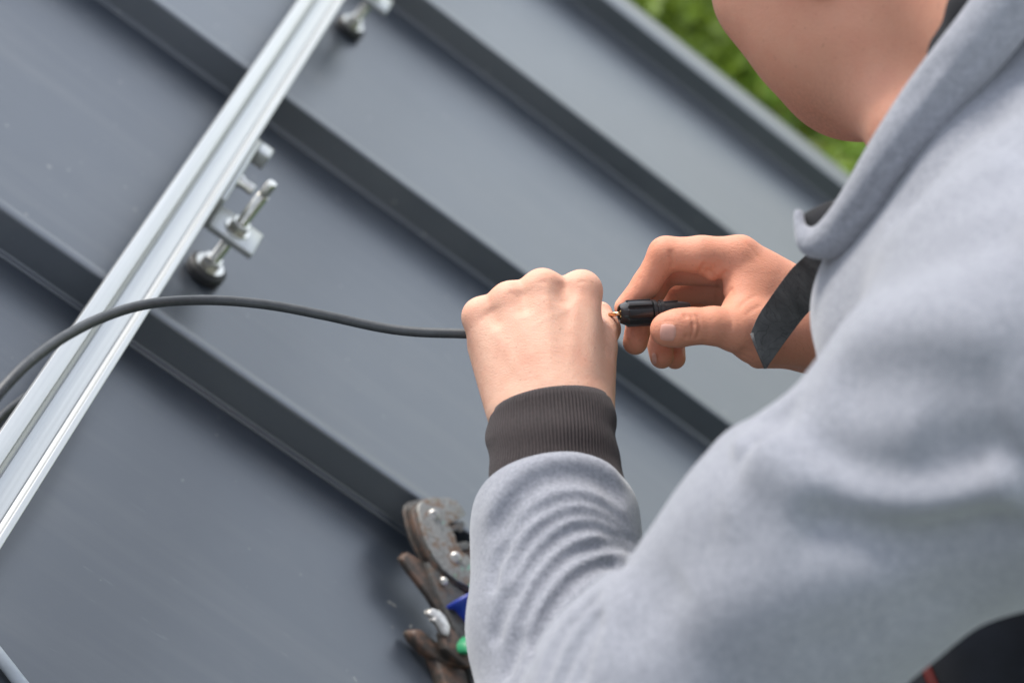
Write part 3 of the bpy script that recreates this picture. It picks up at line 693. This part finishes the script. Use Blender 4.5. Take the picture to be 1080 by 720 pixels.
# strap hanging from the front of the sweatshirt
def build_strap():
    L_ = [(868, 236, .93), (856, 262, .965), (833, 286, 1.02), (810.5, 317, 1.055), (800, 333, 1.066), (792.5, 350, 1.072)]
    R_ = [(888, 236, .93), (879, 268, .955), (874, 312, 1.00), (852, 330, 1.04), (830, 358, 1.062), (808, 389, 1.072)]
    n = 40; l = spline([C(*p) for p in L_], n); r = spline([C(*p) for p in R_], n); vs = []; fs = []
    T = np.array([.03, .0, .99]); m = 7; th = .0022
    for s in (0, 1):
        for i in range(n):
            for j in range(m):
                t = j / (m - 1); p = l[i] * (1 - t) + r[i] * t; p = p + T * (s * th - .003 * math.sin(math.pi * t) * (1 - i / n))
                if j in (0, m - 1): p = p + T * (.0004 if s == 0 else -.0004)
                vs.append(cw(p))
    N = n * m
    for i in range(n - 1):
        for j in range(m - 1):
            a = i * m + j; fs += [(a, a + 1, a + m + 1, a + m), (N + a, N + a + m, N + a + m + 1, N + a + 1)]
    for j in range(m - 1):
        for a in (j, (n - 1) * m + j): fs.append((a, a + 1, N + a + 1, N + a))
    for i in range(n - 1):
        for a in (i * m, i * m + m - 1): fs.append((a, a + m, N + a + m, N + a))
    o = mesh('strap', vs, fs, 'strap', None, True); sharp(o, 50); o['label'] = 'worn black leather strap hanging over the wrist'; kid(o, hoodie_o)
    vs, fs = tube([C(793.2, 351, 1.0725), C(797, 362, 1.0732), C(808, 388, 1.0732)], .0013, 8); kid(mesh('strap_edge', [cw(v) for v in vs], fs, 'strap_edge', None, True), o)
build_strap()
# ------------------------------------------------------------------ cable
cab = [(600, 344, 1.104), (560, 350, 1.102), (520, 352.5, 1.102), (484, 351.5, 1.102), (440, 350, 1.102), (400, 345, 1.102), (340, 332, 1.10), (280, 321, 1.095), (220, 316.5, 1.085), (160, 320, 1.06), (110, 334, 1.03), (60, 360, .99), (15, 397, .95), (-25, 450, .93), (-60, 540, .93)]
pts = [C(*p) for p in cab]
q_ = [on_roof(x, y, z) for x, y, z in ((-95, 640, .12), (-120, 660, .03), (-110, 620, .004), (-60, 530, .0035), (-10, 452, .0035), (25, 420, .0035), (70, 392, .0035), (80, 420, .0035), (40, 500, .0035), (-30, 600, .0035))]
P_ = spline(pts + q_, 260)
cable = empty('cable', cw(drop(C(160, 320, 1.06)) ), 'black rubber cable arching over the rail into the closed fist', 'cable')
o = mesh('sheath', [cw(v) for v in tube(P_, .0030, 16)[0]], tube(P_, .0030, 16)[1], 'cable', None, True); adopt(cable, o)
vs, fs = tube([C(643, 332, 1.1115), C(649, 331, 1.1085), C(657, 330.6, 1.107)], .0014, 10); o = mesh('copper_core', [cw(v) for v in vs], fs, 'copper', None, True); adopt(cable, o)
# ------------------------------------------------------------------ connector
CA, CB = C(653, 331, 1.104), C(725, 327.5, 1.112); cax = CB - CA; clen = np.linalg.norm(cax); cax /= clen
conn = empty('connector', cw(CA), 'black ribbed round plug held between thumb and forefinger', 'connector')
def cl(name, t0, prof, seg, mat, ribs=None, par=None, base=None):
    b = (CA if base is None else base) + cax * t0
    o = sharp(mesh(name, *lathe(cw(b), C2W @ cax, prof, seg, ribs), mat), 40); adopt(conn, o)
    return o
R_ = .0078
nut = cl('ribbed_nut', 0, [(.0035, .0046), (.0005, .0046), (0, .0050), (.0008, .0058), (.004, .0071), (.0048, .0074), (.019, .0074), (.0195, .0068)], 96, 'connector', lambda i, t: (1.10 if (i % 12) < 8 else .93) if .0045 < t < .0192 else 1.0)
for t0 in ():
    pass
cl('lock_ring', .0196, [(0, .0066), (.0006, .0076), (.0025, .0076), (.003, .007), (.0032, .0064), (.005, .0064), (.0052, .0072), (.0072, .0072), (.0075, .006)], 48, 'connector')
cl('plug_body', .0272, [(0, .0060), (.012, .0058), (.016, .0050), (.0165, .0042)], 32, 'connector')
x_, y_, _ = frame(cax)
for a in (0.3, 3.3):
    d_ = x_ * math.cos(a) + y_ * math.sin(a)
up_ = -NC * 0 + np.array([0, -1., 0]); up_ -= cax * (up_ @ cax); up_ /= np.linalg.norm(up_); sd_ = np.cross(cax, up_)
b0 = CA + cax * .024 + up_ * .0062 - sd_ * .0025
o = mesh('latch', *extrude([cw(b0), cw(b0 + cax * .012 + up_ * .0004), cw(b0 + cax * .012 - up_ * .001), cw(b0 - up_ * .0022)], C2W @ (sd_ * .005)), 'connector'); bevel(o, .0003); adopt(conn, o)
for i in range(6):
    a = 2 * math.pi * i / 6; c_ = CA + cax * .0012 + (x_ * math.cos(a) + y_ * math.sin(a)) * .0033
    o = mesh('contact_pin', *lathe(cw(c_), C2W @ cax, [(0, .0004), (.0003, .0007), (.003, .0007)], 10), 'gold', None, True); adopt(conn, o)
# ------------------------------------------------------------------ tools lying on the roof against the seam
def q4(x, y): return (400 + x / 3.27, 500 + y / 3.27)
def Q4(x, y, dep):                # the tools lie tilted towards the slope of the roof
    px, py = q4(x, y); return C(px, py, dep + .62 * (roof_depth(px, py) - 1.469))
def tool_poly(pts, dep, th, off=0., lean=(-.82, .14, .55)):
    ln_ = np.array(lean) / np.linalg.norm(lean); v = ln_ * th
    p = [Q4(x, y, dep) + ln_ * off for x, y in pts]; vs, fs = extrude(p, v); return [cw(a) for a in vs], fs
TD = 1.415
crimp = empty('crimping_tool', cw(on_roof(470, 660)), 'rusty crimping tool with steel jaw plates, blue grip and green lever', 'tool')
def tp(name, pts, dep, th, mat, bv=.0006, par=None, off=0.):
    o = mesh(name, *tool_poly(pts, dep, th, off), mat); bevel(o, bv, 2); adopt(crimp if par is None else par, o); return o
plate = [(136, 118), (142, 100), (158, 88), (190, 80), (240, 80), (268, 92), (290, 118), (300, 140), (282, 152), (240, 172), (248, 186), (262, 210), (268, 236), (282, 262), (330, 300), (350, 420), (320, 392), (270, 366), (225, 330), (195, 292), (165, 235), (145, 170)]
tp('jaw_plate', plate, TD, .0035, 'worn_plate')
mid = [(128, 125), (140, 104), (160, 92), (240, 86), (285, 120), (240, 165), (262, 240), (330, 300), (350, 420), (262, 372), (190, 300), (150, 215)]
tp('jaw_core', mid, TD, .0055, 'rusty_iron', off=.0032)
tp('back_plate', plate, TD, .003, 'dark_plate', off=.009)
tp('rear_core', mid, TD, .002, 'rusty_iron', off=.0122)
tp('outer_plate', plate, TD, .0025, 'dark_plate', off=.0145)
tp('pivot_block', [(185, 300), (262, 372), (330, 420), (360, 620), (300, 600), (262, 500), (215, 400)], TD, .010, 'dark_plate', off=.004)
def rivet(x, y, r, dep, mat='worn_steel', par=None, l=.0025):
    b = Q4(x, y, dep); ax = np.array([.1, -.1, -.98]); o = mesh('rivet', *lathe(cw(b), C2W @ ax, [(0, r), (l * .6, r), (l, r * .7), (l, r * .4), (l * .6, r * .35)], 20), mat); sharp(o); adopt(crimp if par is None else par, o)
rivet(187, 140, .0045, TD - .0002); rivet(262, 287, .0045, TD - .0002); rivet(222, 368, .003, TD + .002)
for xy in ([(246, 182), (290, 160), (298, 176), (288, 182), (290, 196), (278, 200), (272, 190), (262, 196), (252, 196)], [(270, 240), (284, 234), (288, 244), (304, 230), (312, 242), (345, 232), (345, 250), (275, 264)]):
    tp('crimping_die', xy, TD + .001, .008, 'dark_plate', .0004)
tp('jaw_arm', [(275, 270), (345, 240), (350, 262), (320, 290), (345, 330), (330, 345), (292, 305)], TD + .004, .006, 'rusty_iron')
tp('lower_handle', [(80, 290), (100, 268), (150, 300), (185, 372), (250, 440), (330, 560), (420, 760), (380, 780), (300, 600), (235, 520), (175, 420), (110, 335)], TD + .010, .006, 'rusty_iron')
# blue grip: flared guard and tapering sleeve
g0, g1 = Q4(285, 425, TD + .004), Q4(480, 800, TD + .02)
o = mesh('blue_grip', *lathe(cw(g0), C2W @ (g1 - g0), [(0, .010), (.0008, .0178), (.003, .0182), (.006, .0125), (.02, .0098), (.05, .0092), (.09, .0098), (.12, .009), (.124, .006)], 32), 'blue_grip', None, True); adopt(crimp, o)
tp('green_lever', [(298, 585), (310, 568), (335, 552), (352, 575), (355, 600), (330, 618), (305, 615)], TD - .012, .012, 'green_lever', .002)
for i in range(7):
    b = Q4(335 + i * 11, 640 + i * 15, TD - .004); o = mesh('ratchet_tooth', *lathe(cw(b), C2W @ np.array([.8, .1, .5]), [(0, .0016), (.014, .0016)], 10), 'dark_plate', None, True); adopt(crimp, o)
pl = empty('pliers', cw(on_roof(470, 700)), 'rusty open pliers with bright jaw tip lying under the crimping tool', 'tool')
PD = TD + .010
tp('hooked_jaw', [(118, 545), (126, 532), (150, 535), (180, 560), (225, 592), (260, 610), (330, 640), (320, 668), (270, 662), (215, 645), (170, 612), (135, 575)], PD, .012, 'rusty_iron', .002, pl)
tp('bright_jaw', [(172, 470), (188, 460), (208, 466), (232, 488), (248, 525), (240, 560), (222, 545), (205, 512), (190, 505), (192, 492), (178, 488)], PD - .016, .006, 'worn_steel', .0015, pl)
tp('jaw_root', [(222, 548), (248, 525), (290, 580), (330, 640), (300, 660), (232, 600)], PD - .012, .008, 'rusty_iron', .001, pl)
tp('handle', [(195, 628), (240, 645), (300, 672), (312, 720), (330, 800), (250, 800), (232, 730)], PD + .002, .012, 'rusty_iron', .002, pl)
tp('second_handle', [(300, 650), (345, 655), (400, 720), (440, 800), (360, 800), (330, 730)], PD + .004, .010, 'dark_plate', .002, pl)
rivet(262, 612, .006, PD - .0005, 'rusty_iron', pl)
# pale cord on the roof
vs, fs = tube(spline([on_roof(x, y, .0042) for x, y in ((-70, 612), (-20, 668), (6, 700), (30, 730), (90, 800))], 40), .0042, 12)
o = mesh('grey_cord', [cw(v) for v in vs], fs, 'grey_cord', None, True); tag(o, 'pale grey cord lying on the dark roof panel below the rail', 'cord')
# ------------------------------------------------------------------ trees and shrubs beyond the verge
def tree(name, px, py, dist, hgt, rad, mat, label, n=9500, leaf=.05, group=None):
    d = C2W @ np.array([(px - 540) / F, (py - 360) / F, 1.0]); d /= np.linalg.norm(d[:2]); b = CAMPOS + d * dist; b[2] = 0
    root = empty(name, b, label, 'tree' if 'tree' in name else 'shrub', group)
    rg = np.random.default_rng(int(px * 7 + py)); tr = []
    vs, fs = tube([b, b + (0.03, .02, hgt * .3), b + (.1, -.05, hgt * .6), b + (.05, 0, hgt * .9)], [rad * .09, rad * .075, rad * .05, rad * .015], 10)
    for i in range(7):
        a = rg.uniform(0, 6.28); z0 = hgt * rg.uniform(.25, .6); e = b + np.array([math.cos(a) * rad * .75, math.sin(a) * rad * .75, z0 + hgt * rg.uniform(.15, .3)])
        s = b + np.array([.05, 0, z0]); v2, f2 = tube([s, (s + e) / 2 + (0, 0, .1), e], [rad * .04, rad * .025, rad * .008], 7); n0 = len(vs); vs = list(vs) + list(v2); fs = list(fs) + [tuple(q + n0 for q in f) for f in f2]
    adopt(root, mesh('trunk', vs, fs, 'bark', None, True))
    cl_ = []
    for i in range(38):
        v = rg.normal(size=3); v /= np.linalg.norm(v); v *= rg.uniform(.35, 1) ** .6; cl_.append((b + np.array([v[0] * rad, v[1] * rad, hgt * .58 + v[2] * hgt * .42]), rad * rg.uniform(.2, .38)))
    c = np.array([cl_[i][0] for i in rg.integers(0, 38, n)]); r = np.array([cl_[i][1] for i in rg.integers(0, 38, n)])
    o_ = rg.normal(size=(n, 3)); o_ /= np.linalg.norm(o_, axis=1)[:, None]; p = c + o_ * (r * rg.uniform(.3, 1, n) ** .5)[:, None]; p[:, 2] = np.maximum(p[:, 2], .08)
    a1 = rg.normal(size=(n, 3)); a1 /= np.linalg.norm(a1, axis=1)[:, None]; a2 = np.cross(a1, rg.normal(size=(n, 3))); a2 /= np.linalg.norm(a2, axis=1)[:, None]
    sz = leaf * rg.uniform(.6, 1.4, n)[:, None]
    V = np.stack([p - a1 * sz, p + a2 * sz * .5, p + a1 * sz, p - a2 * sz * .5], 1).reshape(-1, 3)
    o = mesh('crown', V, [(4 * i, 4 * i + 1, 4 * i + 2, 4 * i + 3) for i in range(n)], mat); adopt(root, o)
tree('shrub', 690, 0, 10.5, 2.1, 1.3, 'leaf_dark', 'dark green shrub beyond the roof verge, tallest of the planting')
tree('shrub', 735, 60, 9.0, 1.3, .9, 'leaf_olive', 'olive green shrub beyond the roof verge')
tree('shrub', 800, 90, 10.0, 1.5, 1.2, 'leaf_light', 'bright green leafy shrub between verge and worker')
tree('shrub', 900, 160, 9.0, 1.2, 1.0, 'leaf_light', 'low bright green shrub near the foot of the wall')
tree('shrub', 640, -60, 13.5, 2.6, 1.8, 'leaf_light', 'large pale green shrub far across the lawn')
tree('shrub', 820, -40, 13.0, 2.4, 1.7, 'leaf_dark', 'large dark shrub far across the lawn')
